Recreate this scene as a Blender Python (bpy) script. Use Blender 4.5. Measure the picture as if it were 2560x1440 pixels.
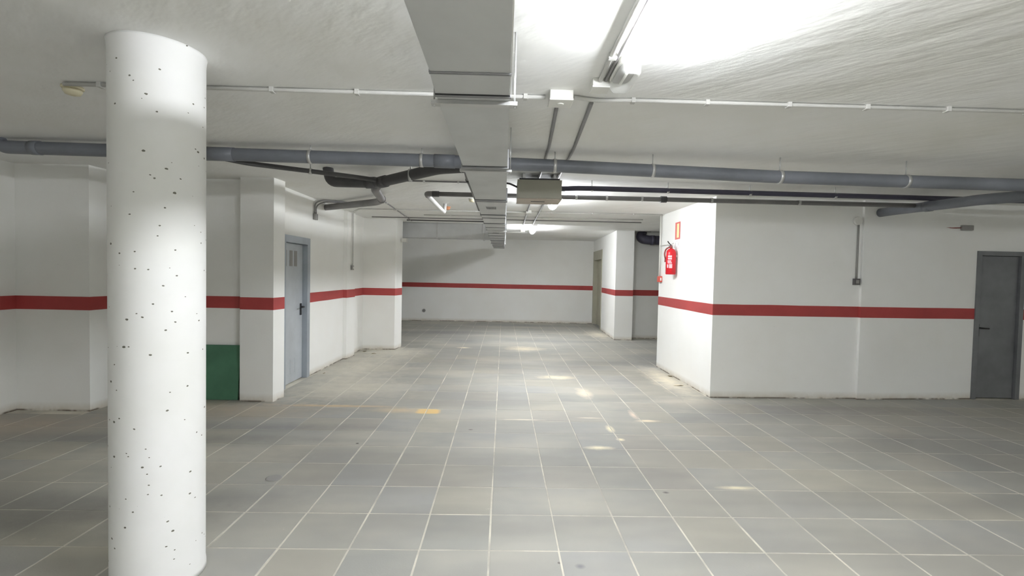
import bpy, bmesh, math, random
from mathutils import Vector, Matrix, noise as mnoise

for o in list(bpy.data.objects):
    bpy.data.objects.remove(o)
S = bpy.context.scene
COL = S.collection
rnd = random.Random(7)

# ------------------------------------------------------------------ camera
CAM_Z = 1.5867
PITCH, ROLL, YAW, FPX = -0.029746, 0.020668, 0.018886, 1180.0
fwd = Vector((math.sin(YAW) * math.cos(PITCH), math.cos(YAW) * math.cos(PITCH), math.sin(PITCH)))
rt = Vector((math.cos(YAW), -math.sin(YAW), 0))
up = rt.cross(fwd)
c_, s_ = math.cos(ROLL), math.sin(ROLL)
cx_, cy_ = c_ * rt + s_ * up, -s_ * rt + c_ * up
cam_d = bpy.data.cameras.new('camera')
cam_d.sensor_width = 36.0
cam_d.lens = FPX / 2560.0 * 36.0
cam_d.clip_start = 0.02
cam = bpy.data.objects.new('camera', cam_d)
cam.matrix_world = Matrix(((cx_.x, cy_.x, -fwd.x, 0), (cx_.y, cy_.y, -fwd.y, 0), (cx_.z, cy_.z, -fwd.z, CAM_Z), (0, 0, 0, 1)))
COL.objects.link(cam)
S.camera = cam

# ------------------------------------------------------------------ world, exposure
w = bpy.data.worlds.new('world')
w.use_nodes = True
w.node_tree.nodes['Background'].inputs[0].default_value = (1, 1, 1, 1)
w.node_tree.nodes['Background'].inputs[1].default_value = 0.02
S.world = w
S.view_settings.view_transform = 'Standard'
S.view_settings.look = 'None'
S.view_settings.gamma = 1.0
S.view_settings.use_curve_mapping = False
S.view_settings.exposure = 2.62
LAMP_STRENGTH = 20.5
LAMP_COLOUR = (0.97, 1.0, 1.05)

CEIL = 2.66
CEIL2 = 2.715
Y_STEP = 10.2

# ------------------------------------------------------------------ colour + materials
def lin(r, g, b):
    def f(v):
        v /= 255.0
        return v / 12.92 if v <= 0.04045 else ((v + 0.055) / 1.055) ** 2.4
    return (f(r), f(g), f(b), 1.0)

def new_mat(name):
    m = bpy.data.materials.new(name)
    m.use_nodes = True
    nt = m.node_tree
    b = nt.nodes['Principled BSDF']
    return m, nt, b

def N(nt, t, **kw):
    n = nt.nodes.new(t)
    for k, v in kw.items():
        setattr(n, k, v)
    return n

def noise_tex(nt, scale, detail=4, rough=0.55, vec=None, stretch=None):
    n = N(nt, 'ShaderNodeTexNoise')
    n.inputs['Scale'].default_value = scale
    n.inputs['Detail'].default_value = detail
    n.inputs['Roughness'].default_value = rough
    g = N(nt, 'ShaderNodeNewGeometry')
    src = g.outputs['Position']
    if stretch:
        mp = N(nt, 'ShaderNodeMapping')
        if len(stretch) > 3:
            mp.vector_type = 'TEXTURE'
            mp.inputs['Scale'].default_value = tuple(1 / v for v in stretch[:3])
            mp.inputs['Rotation'].default_value = (0, 0, stretch[3])
        else:
            mp.inputs['Scale'].default_value = stretch[:3]
        nt.links.new(src, mp.inputs['Vector'])
        src = mp.outputs['Vector']
    nt.links.new(src, n.inputs['Vector'])
    return n.outputs['Fac']

def ramp(nt, fac, stops):
    r = N(nt, 'ShaderNodeValToRGB')
    els = r.color_ramp.elements
    els[0].position, els[0].color = stops[0][0], stops[0][1]
    els[1].position, els[1].color = stops[-1][0], stops[-1][1]
    for p, c in stops[1:-1]:
        e = els.new(p)
        e.color = c
    nt.links.new(fac, r.inputs['Fac'])
    return r.outputs['Color']

def mix(nt, fac, a, b, mode='MIX'):
    n = N(nt, 'ShaderNodeMix', data_type='RGBA', blend_type=mode)
    for sock, v in ((n.inputs['Factor'], fac), (n.inputs['A'], a), (n.inputs['B'], b)):
        pass
    def put(s, v):
        if isinstance(v, (int, float)):
            s.default_value = v
        elif isinstance(v, tuple):
            s.default_value = v
        else:
            nt.links.new(v, s)
    put(n.inputs[0], fac)
    put(n.inputs[6], a)
    put(n.inputs[7], b)
    return n.outputs[2]

def bump(nt, b, height, strength, dist=0.01):
    n = N(nt, 'ShaderNodeBump')
    n.inputs['Strength'].default_value = strength
    n.inputs['Distance'].default_value = dist
    nt.links.new(height, n.inputs['Height'])
    nt.links.new(n.outputs['Normal'], b.inputs['Normal'])
    return n

def plain(name, col, rough=0.6, metal=0.0, var=0.06, bscale=60, bstr=0.1, nscale=5):
    m, nt, b = new_mat(name)
    c = lin(*col)
    d = tuple(max(0, v * (1 - var * 2)) for v in c[:3]) + (1,)
    e = tuple(min(1, v * (1 + var)) for v in c[:3]) + (1,)
    nt.links.new(ramp(nt, noise_tex(nt, nscale), [(0.3, d), (0.7, e)]), b.inputs['Base Color'])
    b.inputs['Roughness'].default_value = rough
    b.inputs['Metallic'].default_value = metal
    if bstr:
        bump(nt, b, noise_tex(nt, bscale, 3), bstr, 0.002)
    return m

def emit(name, col, s):
    m, nt, b = new_mat(name)
    b.inputs['Base Color'].default_value = (0.8, 0.8, 0.8, 1)
    b.inputs['Emission Color'].default_value = tuple(col) + (1,)
    b.inputs['Emission Strength'].default_value = s
    return m

# walls: smooth white paint, a little grime low down and faint roller texture
def wall_mat(name, base, dirty):
    m, nt, b = new_mat(name)
    big = noise_tex(nt, 0.9, 3, 0.6)
    c1 = ramp(nt, big, [(0.3, lin(*dirty)), (0.62, lin(*base))])
    g = N(nt, 'ShaderNodeNewGeometry')
    sp = N(nt, 'ShaderNodeSeparateXYZ')
    nt.links.new(g.outputs['Position'], sp.inputs[0])
    mr = N(nt, 'ShaderNodeMapRange')
    mr.inputs[1].default_value = 0.0
    mr.inputs[2].default_value = 0.10
    mr.inputs[3].default_value = 1.0
    mr.inputs[4].default_value = 0.0
    nt.links.new(sp.outputs['Z'], mr.inputs[0])
    mul = N(nt, 'ShaderNodeMath', operation='MULTIPLY')
    nt.links.new(mr.outputs[0], mul.inputs[0])
    nt.links.new(noise_tex(nt, 6, 3, 0.7), mul.inputs[1])
    c2 = mix(nt, mul.outputs[0], c1, lin(176, 160, 128))
    lr = N(nt, 'ShaderNodeMapRange')
    lr.inputs[1].default_value = 0.004; lr.inputs[2].default_value = 0.022
    lr.inputs[3].default_value = 1.0; lr.inputs[4].default_value = 0.0
    nt.links.new(sp.outputs['Z'], lr.inputs[0])
    lm = N(nt, 'ShaderNodeMath', operation='MULTIPLY')
    nt.links.new(lr.outputs[0], lm.inputs[0])
    nt.links.new(ramp(nt, noise_tex(nt, 3.5, 3, 0.7), [(0.42, (0, 0, 0, 1)), (0.55, (1, 1, 1, 1))]), lm.inputs[1])
    c2 = mix(nt, lm.outputs[0], c2, lin(104, 92, 80))
    # small scuffs
    sc = ramp(nt, noise_tex(nt, 7, 4, 0.75, stretch=(1, 1, 2.5)), [(0.70, (0, 0, 0, 1)), (0.78, (1, 1, 1, 1))])
    mm = N(nt, 'ShaderNodeMath', operation='MULTIPLY')
    mm.inputs[1].default_value = 0.25
    nt.links.new(sc, mm.inputs[0])
    c3 = mix(nt, mm.outputs[0], c2, lin(170, 160, 145))
    nt.links.new(c3, b.inputs['Base Color'])
    b.inputs['Roughness'].default_value = 0.75
    b.inputs['Specular IOR Level'].default_value = 0.25
    bump(nt, b, noise_tex(nt, 45, 1), 0.12, 0.004)
    return m

M = {}
M['wall'] = wall_mat('wall_paint', (243, 243, 239), (239, 238, 232))
M['stripe'] = plain('red_stripe_paint', (176, 70, 68), 0.65, 0, 0.07, 40, 0.1, 3)

# ceiling: hand-trowelled painted plaster with long shallow ridges
m, nt, b = new_mat('ceiling_plaster')
cA = ramp(nt, noise_tex(nt, 0.8, 3, 0.6), [(0.3, lin(234, 233, 227)), (0.65, lin(243, 243, 241))])
nt.links.new(cA, b.inputs['Base Color'])
b.inputs['Roughness'].default_value = 0.8
b.inputs['Specular IOR Level'].default_value = 0.2
h1 = noise_tex(nt, 1.7, 4, 0.55, stretch=(0.9, 2.4, 1, -0.75))
h2 = noise_tex(nt, 22, 2, 0.6)
ad = N(nt, 'ShaderNodeMath', operation='MULTIPLY_ADD')
ad.inputs[1].default_value = 0.07
nt.links.new(h2, ad.inputs[0])
nt.links.new(h1, ad.inputs[2])
bump(nt, b, ad.outputs[0], 0.38, 0.035)
M['ceiling'] = m

# stains, dust and other pale and darker patches on the tiles: (x, y, rx, ry, colour, strength, softness, rounded rectangle)
TILE_MARKS = [(-2.35, 7.7, .95, 2.3, (216, 211, 195), .85, 1.0, 0), (-1.9, 6.35, .9, .8, (212, 207, 190), .6, 1.0, 0), (-2.0, 9.3, .8, .8, (214, 209, 194), .8, 1.0, 0),
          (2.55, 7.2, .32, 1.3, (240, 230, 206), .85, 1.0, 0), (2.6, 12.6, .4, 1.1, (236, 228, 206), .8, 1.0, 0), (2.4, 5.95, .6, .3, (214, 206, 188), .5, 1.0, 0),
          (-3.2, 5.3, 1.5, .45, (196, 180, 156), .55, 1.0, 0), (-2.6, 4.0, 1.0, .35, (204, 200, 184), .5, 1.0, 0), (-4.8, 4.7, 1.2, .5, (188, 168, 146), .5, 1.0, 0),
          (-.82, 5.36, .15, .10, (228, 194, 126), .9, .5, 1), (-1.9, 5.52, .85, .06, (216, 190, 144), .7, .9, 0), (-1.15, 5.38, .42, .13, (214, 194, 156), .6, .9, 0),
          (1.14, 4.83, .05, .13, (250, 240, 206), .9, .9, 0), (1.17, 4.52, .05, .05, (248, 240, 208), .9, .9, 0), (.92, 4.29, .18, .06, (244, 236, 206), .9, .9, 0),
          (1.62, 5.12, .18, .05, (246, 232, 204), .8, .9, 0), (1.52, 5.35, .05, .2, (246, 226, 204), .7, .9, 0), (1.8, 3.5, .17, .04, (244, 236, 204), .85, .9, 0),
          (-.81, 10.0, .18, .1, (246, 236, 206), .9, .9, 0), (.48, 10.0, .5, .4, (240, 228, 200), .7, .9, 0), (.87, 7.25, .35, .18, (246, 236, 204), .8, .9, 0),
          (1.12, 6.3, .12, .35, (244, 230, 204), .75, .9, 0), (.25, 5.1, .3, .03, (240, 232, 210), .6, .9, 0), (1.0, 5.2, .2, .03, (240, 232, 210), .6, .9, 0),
          (1.23, 3.41, .03, .022, (96, 94, 92), .9, .7, 0), (-.30, 4.75, .03, .02, (104, 98, 90), .8, .7, 0), (-1.31, 4.32, .018, .018, (60, 58, 54), .9, .6, 0),
          (.45, 2.52, .035, .03, (120, 122, 124), .8, .8, 0), (.34, 2.55, .012, .012, (92, 88, 84), .8, .6, 0),
          (-3.3, 4.35, 1.9, .22, (118, 118, 116), .55, 1.0, 0), (-2.2, 4.75, 1.6, .18, (120, 120, 120), .5, 1.0, 0), (-1.9, 3.25, .9, .2, (128, 128, 126), .45, 1.0, 0),  # from here on broad darker bands and patches
          (-2.9, 3.0, 1.2, .35, (104, 102, 100), .5, 1.0, 0), (3.8, 5.7, 2.2, .35, (126, 120, 116), .5, 1.0, 0), (-1.6, 12.5, 1.6, .5, (120, 120, 122), .5, 1.0, 0),
          (1.2, 11.2, 1.8, .35, (124, 124, 128), .45, 1.0, 0), (-.9, 11.0, .7, .5, (118, 118, 120), .5, 1.0, 0), (3.2, 9.2, .9, .6, (126, 126, 130), .5, 1.0, 0), (.6, 14.6, 3.0, .5, (122, 124, 128), .5, 1.0, 0)]

def add_tile_marks(nt, col, y0, y1, least=0.0):
    g = N(nt, 'ShaderNodeNewGeometry')
    nz = noise_tex(nt, 6, 3, 0.65)
    sb = N(nt, 'ShaderNodeMath', operation='MULTIPLY_ADD')
    nt.links.new(nz, sb.inputs[0]); sb.inputs[1].default_value = 0.9; sb.inputs[2].default_value = -0.45
    for x, y, rx, ry, c, al, soft, rect in TILE_MARKS:
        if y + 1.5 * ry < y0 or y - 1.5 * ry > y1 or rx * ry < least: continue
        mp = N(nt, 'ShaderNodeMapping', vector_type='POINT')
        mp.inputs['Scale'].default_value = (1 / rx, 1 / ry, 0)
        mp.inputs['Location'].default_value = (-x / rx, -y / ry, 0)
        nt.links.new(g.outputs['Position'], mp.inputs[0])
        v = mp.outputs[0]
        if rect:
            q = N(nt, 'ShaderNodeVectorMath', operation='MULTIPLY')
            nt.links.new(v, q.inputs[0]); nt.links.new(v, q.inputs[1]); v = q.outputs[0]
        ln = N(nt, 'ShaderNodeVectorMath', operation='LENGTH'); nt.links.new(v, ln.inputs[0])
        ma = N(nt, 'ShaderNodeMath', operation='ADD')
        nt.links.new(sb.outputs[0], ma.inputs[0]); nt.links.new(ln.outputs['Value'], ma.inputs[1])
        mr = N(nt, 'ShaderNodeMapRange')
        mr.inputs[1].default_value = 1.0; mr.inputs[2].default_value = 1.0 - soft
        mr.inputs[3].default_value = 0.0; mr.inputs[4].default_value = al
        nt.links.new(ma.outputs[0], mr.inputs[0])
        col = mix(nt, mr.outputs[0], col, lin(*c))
    return col

# concrete paving tile
def tile_mat(y0, y1):
    m, nt, b = new_mat('concrete_tile')
    oi = N(nt, 'ShaderNodeObjectInfo')
    tint = ramp(nt, oi.outputs['Random'], [(0.0, lin(155, 155, 149)), (0.3, lin(164, 163, 155)), (0.6, lin(160, 160, 156)), (0.8, lin(169, 166, 153)), (1.0, lin(161, 158, 150))])
    dust = ramp(nt, noise_tex(nt, 0.75, 4, 0.62, stretch=(0.7, 1.2, 1)), [(0.42, (0, 0, 0, 1)), (0.68, (1, 1, 1, 1))])
    ds = N(nt, 'ShaderNodeMath', operation='MULTIPLY')
    ds.inputs[1].default_value = 0.6
    nt.links.new(dust, ds.inputs[0])
    c1 = mix(nt, ds.outputs[0], tint, lin(192, 188, 172))
    dark_bands = ramp(nt, noise_tex(nt, 0.9, 3, 0.55, stretch=(0.35, 1.6, 1)), [(0.40, (1, 1, 1, 1)), (0.56, (0, 0, 0, 1))])  # broad darker bands, long across the hall
    gs = N(nt, 'ShaderNodeMath', operation='MULTIPLY')
    gs.inputs[1].default_value = 0.45
    nt.links.new(dark_bands, gs.inputs[0])
    c2 = mix(nt, gs.outputs[0], c1, lin(140, 138, 132))
    sp2 = ramp(nt, noise_tex(nt, 5.0, 5, 0.75), [(0.68, (0, 0, 0, 1)), (0.76, (1, 1, 1, 1))])
    ss = N(nt, 'ShaderNodeMath', operation='MULTIPLY')
    ss.inputs[1].default_value = 0.5
    nt.links.new(sp2, ss.inputs[0])
    c3 = mix(nt, ss.outputs[0], c2, lin(226, 220, 198))
    nt.links.new(add_tile_marks(nt, c3, y0, y1), b.inputs['Base Color'])
    b.inputs['Roughness'].default_value = 0.62
    b.inputs['Specular IOR Level'].default_value = 0.35
    bump(nt, b, noise_tex(nt, 90, 1, 0.6), 0.15, 0.003)
    return m
BANDS = [(-9, 2.3), (2.3, 4.3), (4.3, 5.9), (5.9, 9.0), (9.0, 10.8), (10.8, 20)]
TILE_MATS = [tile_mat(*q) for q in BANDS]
m, nt, b = new_mat('joint_mortar')
jc = ramp(nt, noise_tex(nt, 2.2, 5, 0.65), [(0.36, lin(174, 171, 160)), (0.60, lin(214, 210, 195))])
nt.links.new(add_tile_marks(nt, jc, -9, 20, .2), b.inputs['Base Color'])
b.inputs['Roughness'].default_value = 0.85
bump(nt, b, noise_tex(nt, 120, 1), 0.3, 0.003)
M['grout'] = m

# cast concrete column with air-bubble pits
m, nt, b = new_mat('pitted_painted_concrete')
def pits(scale, thr, keep, seed):
    g = N(nt, 'ShaderNodeNewGeometry')
    wv = N(nt, 'ShaderNodeVectorMath', operation='ADD')
    nz = N(nt, 'ShaderNodeTexNoise'); nz.inputs['Scale'].default_value = 55; nz.inputs['Detail'].default_value = 3
    nt.links.new(g.outputs['Position'], nz.inputs['Vector'])
    sc = N(nt, 'ShaderNodeVectorMath', operation='SCALE'); sc.inputs[3].default_value = 0.008
    nt.links.new(nz.outputs['Color'], sc.inputs[0])
    nt.links.new(g.outputs['Position'], wv.inputs[0])
    nt.links.new(sc.outputs[0], wv.inputs[1])
    mp = N(nt, 'ShaderNodeMapping'); mp.inputs['Location'].default_value = (seed, seed * 2, seed)
    mp.inputs['Scale'].default_value = (0.8, 0.8, 1.2)
    nt.links.new(wv.outputs[0], mp.inputs[0])
    v = N(nt, 'ShaderNodeTexVoronoi'); v.inputs['Scale'].default_value = scale
    nt.links.new(mp.outputs[0], v.inputs['Vector'])
    lt = N(nt, 'ShaderNodeMath', operation='LESS_THAN'); lt.inputs[1].default_value = thr
    nt.links.new(v.outputs['Distance'], lt.inputs[0])
    se = N(nt, 'ShaderNodeSeparateColor'); nt.links.new(v.outputs['Color'], se.inputs[0])
    k = N(nt, 'ShaderNodeMath', operation='LESS_THAN'); k.inputs[1].default_value = keep
    nt.links.new(se.outputs[0], k.inputs[0])
    mu = N(nt, 'ShaderNodeMath', operation='MULTIPLY')
    nt.links.new(lt.outputs[0], mu.inputs[0]); nt.links.new(k.outputs[0], mu.inputs[1])
    return mu.outputs[0]
p1 = pits(12, 0.075, 0.85, 3.1)
p2 = pits(20, 0.085, 0.85, 8.7)
mx = N(nt, 'ShaderNodeMath', operation='MAXIMUM')
nt.links.new(p1, mx.inputs[0]); nt.links.new(p2, mx.inputs[1])
base = ramp(nt, noise_tex(nt, 2.0, 4), [(0.3, lin(231, 231, 226)), (0.7, lin(240, 240, 238))])
nt.links.new(mix(nt, mx.outputs[0], base, lin(112, 110, 98)), b.inputs['Base Color'])
b.inputs['Roughness'].default_value = 0.6
inv = N(nt, 'ShaderNodeMath', operation='SUBTRACT'); inv.inputs[0].default_value = 1.0
nt.links.new(mx.outputs[0], inv.inputs[1])
bump(nt, b, inv.outputs[0], 0.6, 0.004)
M['column'] = m

M['duct'] = plain('galvanised_duct_sheet', (200, 201, 200), 0.55, 0.15, 0.05, 30, 0.08, 2.5)
M['duct_edge'] = plain('galvanised_flange_steel', (160, 161, 162), 0.4, 0.5, 0.06, 60, 0.05)
M['steel'] = plain('zinc_plated_steel', (200, 200, 198), 0.35, 0.6, 0.05, 60, 0.05)
M['pvc'] = plain('grey_blue_pvc', (120, 123, 130), 0.42, 0.0, 0.10, 20, 0.05, 3)
M['pvc_dark'] = plain('dark_grey_pvc', (80, 79, 80), 0.5, 0.0, 0.10, 20, 0.05, 4)
M['pvc_blue'] = plain('dark_indigo_pipe', (66, 64, 80), 0.45, 0.0, 0.10, 20, 0.05, 4)
M['pvc_mid'] = plain('mid_grey_pvc', (134, 132, 131), 0.5, 0.0, 0.10, 20, 0.05, 4)
M['pvc_white'] = plain('white_pvc', (232, 231, 228), 0.45, 0.0, 0.04, 20, 0.05, 4)
M['conduit'] = plain('pale_grey_conduit', (205, 204, 199), 0.5, 0.0, 0.04, 20, 0.03, 4)
M['conduit_grey'] = plain('grey_conduit', (140, 138, 137), 0.5, 0.0, 0.05, 20, 0.03, 4)  # grey deepened to include the shadow along the lengthwise conduits
M['plastic_white'] = plain('white_plastic', (226, 225, 218), 0.45, 0.0, 0.03, 20, 0.03, 4)
M['plastic_cream'] = plain('cream_plastic', (222, 214, 184), 0.5, 0.0, 0.03, 20, 0.03, 4)
M['plastic_orange'] = plain('orange_plastic', (214, 150, 110), 0.5, 0.0, 0.03, 20, 0.03, 4)
M['plastic_grey'] = plain('grey_plastic', (150, 148, 144), 0.5, 0.0, 0.03, 20, 0.03, 4)
M['plastic_dark'] = plain('dark_grey_plastic', (96, 94, 94), 0.5, 0.0, 0.05, 20, 0.03, 4)
M['box_beige'] = plain('beige_enamelled_sheet', (160, 158, 145), 0.5, 0.1, 0.04, 20, 0.03, 3)
M['box_under'] = plain('pinkish_beige_sheet', (176, 164, 150), 0.5, 0.1, 0.04, 20, 0.03, 3)
M['black'] = plain('black_plastic', (30, 30, 32), 0.4, 0.0, 0.1, 30, 0.05)
M['door'] = plain('grey_painted_steel_door', (192, 197, 201), 0.42, 0.2, 0.06, 12, 0.08, 3)
M['door_frame'] = plain('grey_steel_door_frame', (170, 177, 184), 0.4, 0.25, 0.05, 20, 0.05)
M['door_dark'] = plain('dark_grey_steel_door', (124, 125, 127), 0.45, 0.2, 0.08, 12, 0.08, 4)
M['lift'] = plain('olive_beige_lift_steel', (178, 175, 156), 0.45, 0.15, 0.04, 12, 0.04, 3)
M['green'] = plain('green_painted_board', (80, 128, 100), 0.55, 0.0, 0.12, 8, 0.1, 3)
M['red'] = plain('red_enamel', (214, 22, 38), 0.3, 0.0, 0.05, 10, 0.02)
M['red_sign'] = plain('red_print', (214, 84, 66), 0.5, 0.0, 0.03, 10, 0.0)
M['cream_sign'] = plain('pale_yellow_print', (252, 226, 158), 0.5, 0.0, 0.02, 10, 0.0)
M['white_print'] = plain('white_print', (246, 246, 244), 0.5, 0.0, 0.01, 10, 0.0)
M['pink_print'] = plain('pale_pink_label', (240, 196, 200), 0.5, 0.0, 0.03, 10, 0.0)
M['copper'] = plain('red_brown_valve', (150, 70, 66), 0.4, 0.3, 0.05, 10, 0.0)
M['paper'] = plain('paper', (226, 214, 190), 0.8, 0.0, 0.05, 30, 0.1)
M['debris'] = plain('dry_mortar_crumbs', (150, 136, 108), 0.9, 0.0, 0.1, 60, 0.3)
M['lamp'] = emit('lit_lamp_diffuser', LAMP_COLOUR, LAMP_STRENGTH)
m, nt, b = new_mat('clear_polycarbonate')
b.inputs['Base Color'].default_value = lin(235, 236, 232)
b.inputs['Roughness'].default_value = 0.18
b.inputs['Alpha'].default_value = 0.28
M['clear'] = m

# ------------------------------------------------------------------ object helpers
def link(o, parent=None):
    COL.objects.link(o)
    if parent is not None:
        o.parent = parent
    return o

def empty(name, loc=(0, 0, 0), rz=0.0):
    o = bpy.data.objects.new(name, None)
    o.location = loc
    o.rotation_euler = (0, 0, rz)
    o.empty_display_size = 0.05
    return link(o)

def tag(o, label=None, cat=None, group=None, kind=None):
    if label: o['label'] = label
    if cat: o['category'] = cat
    if group: o['group'] = group
    if kind: o['kind'] = kind
    return o

class MB:
    """collects primitive shapes (world coordinates) and links them as one mesh object"""
    def __init__(self):
        self.bm = bmesh.new()
        self.smooth = False
    def box(self, a, b, bevel=0.0, rot=None, top=0):
        x0, y0, z0 = [min(p, q) for p, q in zip(a, b)]
        x1, y1, z1 = [max(p, q) for p, q in zip(a, b)]
        t = bmesh.new()
        bmesh.ops.create_cube(t, size=1)
        bmesh.ops.scale(t, vec=(x1 - x0, y1 - y0, z1 - z0), verts=t.verts)
        if bevel:
            bmesh.ops.bevel(t, geom=t.edges[:], offset=bevel, segments=2, affect='EDGES', profile=0.6)
        if rot is not None:
            bmesh.ops.transform(t, matrix=rot, verts=t.verts)
        bmesh.ops.translate(t, vec=((x0 + x1) / 2, (y0 + y1) / 2, (z0 + z1) / 2), verts=t.verts)
        self.add(t)
        return self
    def add(self, t):
        me = bpy.data.meshes.new('t')
        t.to_mesh(me); t.free()
        self.bm.from_mesh(me)
        bpy.data.meshes.remove(me)
    def prism(self, pts, z0, z1):
        bm = self.bm
        lo = [bm.verts.new((x, y, z0)) for x, y in pts]
        hi = [bm.verts.new((x, y, z1)) for x, y in pts]
        n = len(pts)
        area = sum(pts[i][0] * pts[(i + 1) % n][1] - pts[(i + 1) % n][0] * pts[i][1] for i in range(n))
        fs = [bm.faces.new(lo), bm.faces.new(hi)]
        for i in range(n):
            j = (i + 1) % n
            fs.append(bm.faces.new((lo[i], lo[j], hi[j], hi[i])))
        bmesh.ops.recalc_face_normals(bm, faces=fs)
        return self
    def tube(self, pts, r, seg=16, bend=0.0, nb=6, cap=True):
        P = [Vector(p) for p in pts]
        path = [P[0]]
        for i in range(1, len(P) - 1):
            a, c, d = P[i - 1], P[i], P[i + 1]
            if bend > 0:
                l = min(bend, (a - c).length * 0.49, (d - c).length * 0.49)
                s = c + (a - c).normalized() * l
                e = c + (d - c).normalized() * l
                for k in range(nb + 1):
                    t = k / nb
                    path.append(s * (1 - t) ** 2 + c * 2 * t * (1 - t) + e * t * t)
            else:
                path.append(c)
        path.append(P[-1])
        bm = self.bm
        rings = []
        ref = None
        for i, p in enumerate(path):
            if i == 0: d = path[1] - p
            elif i == len(path) - 1: d = p - path[-2]
            else: d = (path[i + 1] - p).normalized() + (p - path[i - 1]).normalized()
            d.normalize()
            if ref is None:
                ref = Vector((0, 0, 1)) if abs(d.z) < 0.9 else Vector((1, 0, 0))
            u = (ref - d * ref.dot(d)).normalized()
            ref = u
            v = d.cross(u)
            rr = r[i] if isinstance(r, (list, tuple)) else r
            rings.append([bm.verts.new(p + u * math.cos(2 * math.pi * k / seg) * rr + v * math.sin(2 * math.pi * k / seg) * rr) for k in range(seg)])
        for a, c in zip(rings, rings[1:]):
            for k in range(seg):
                bm.faces.new((a[k], c[k], c[(k + 1) % seg], a[(k + 1) % seg])).smooth = True
        if cap:
            bm.faces.new(rings[0]); bm.faces.new(rings[-1][::-1])
        return self
    def lathe(self, prof, centre, seg=32, axis='z'):
        bm = self.bm
        rings = []
        cx, cy, cz = centre
        for r, h in prof:
            ring = []
            for k in range(seg):
                a = 2 * math.pi * k / seg
                ca, sa = math.cos(a) * r, math.sin(a) * r
                if axis == 'z': v = (cx + ca, cy + sa, cz + h)
                elif axis == 'x': v = (cx + h, cy + ca, cz + sa)
                else: v = (cx + sa, cy + h, cz + ca)
                ring.append(bm.verts.new(v))
            rings.append(ring)
        fs = []
        for a, c in zip(rings, rings[1:]):
            for k in range(seg):
                f = bm.faces.new((a[k], a[(k + 1) % seg], c[(k + 1) % seg], c[k]))
                f.smooth = True
                fs.append(f)
        fs.append(bm.faces.new(rings[0][::-1])); fs.append(bm.faces.new(rings[-1]))
        bmesh.ops.recalc_face_normals(bm, faces=fs)
        return self
    def build(self, name, mat, parent=None, origin=None):
        me = bpy.data.meshes.new(name)
        o_ = Vector(origin) if origin is not None else Vector((0, 0, 0))
        if parent is not None and origin is None:
            pm = parent.matrix_basis.copy()
            q = parent.parent
            while q is not None:
                pm = q.matrix_basis @ pm
                q = q.parent
            bmesh.ops.transform(self.bm, matrix=pm.inverted(), verts=self.bm.verts)
        elif origin is not None:
            bmesh.ops.translate(self.bm, vec=-o_, verts=self.bm.verts)
        bmesh.ops.recalc_face_normals(self.bm, faces=self.bm.faces)
        self.bm.to_mesh(me)
        self.bm.free()
        me.materials.append(M[mat] if isinstance(mat, str) else mat)
        o = bpy.data.objects.new(name, me)
        if origin is not None:
            o.location = o_
        return link(o, parent)

def copy_tree(o, parent=None):
    c = o.copy()
    COL.objects.link(c)
    c.parent = parent
    for ch in list(o.children):
        copy_tree(ch, c)
    return c

# ------------------------------------------------------------------ the shell
XL, XR, YB, YF = -5.25, 9.0, -5.0, 15.5
Z0, Z1 = 1.10, 1.245           # the red stripe
T = 0.0025

def stripe(mb, pts, z0=Z0, z1=Z1):
    """thin painted band along a polyline; the room lies to the right of the walking direction"""
    n = len(pts)
    off = []
    for i in range(n):
        ds = []
        if i > 0: ds.append((Vector(pts[i]) - Vector(pts[i - 1])).normalized())
        if i < n - 1: ds.append((Vector(pts[i + 1]) - Vector(pts[i])).normalized())
        ns = [Vector((d.y, -d.x)) for d in ds]
        if len(ns) == 2:
            k = (ns[0] + ns[1]); k = k / max(0.3, k.dot(ns[0]))
        else: k = ns[0]
        off.append(Vector(pts[i]) + k * T)
    for i in range(n - 1):
        a, b_, c, d = Vector(pts[i]), Vector(pts[i + 1]), off[i + 1], off[i]
        L = (b_ - a).length
        m = max(1, int(L / 0.35))
        bm = mb.bm
        rows = []
        for k in range(m + 1):
            t = k / m
            pi, po = a.lerp(b_, t), d.lerp(c, t)
            j0 = 0.0035 * mnoise.noise(Vector((po.x * 2.1, po.y * 2.1, 1))) if 0 < k < m else 0
            j1 = 0.0035 * mnoise.noise(Vector((po.x * 2.1, po.y * 2.1, 9))) if 0 < k < m else 0
            rows.append([bm.verts.new((pi.x, pi.y, z0 + j0)), bm.verts.new((po.x, po.y, z0 + j0)), bm.verts.new((po.x, po.y, z1 + j1)), bm.verts.new((pi.x, pi.y, z1 + j1))])
        for r0, r1 in zip(rows, rows[1:]):
            for q in range(4):
                bm.faces.new((r0[q], r0[(q + 1) % 4], r1[(q + 1) % 4], r1[q]))
        bm.faces.new(rows[0]); bm.faces.new(rows[-1])

# ceiling: near slab and the slightly higher far slab
mb = MB()
mb.prism([(XL - .2, YB - .2), (XR + .2, YB - .2), (XR + .2, Y_STEP), (XL - .2, Y_STEP)], CEIL, CEIL + 0.25)
mb.prism([(XL - .2, Y_STEP), (XR + .2, Y_STEP), (XR + .2, YF + .3), (XL - .2, YF + .3)], CEIL2, CEIL2 + 0.25)
tag(mb.build('ceiling', 'ceiling'), 'white hand-trowelled plaster ceiling of the parking hall', kind='structure')

TOP = CEIL2 + 0.1
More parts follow.
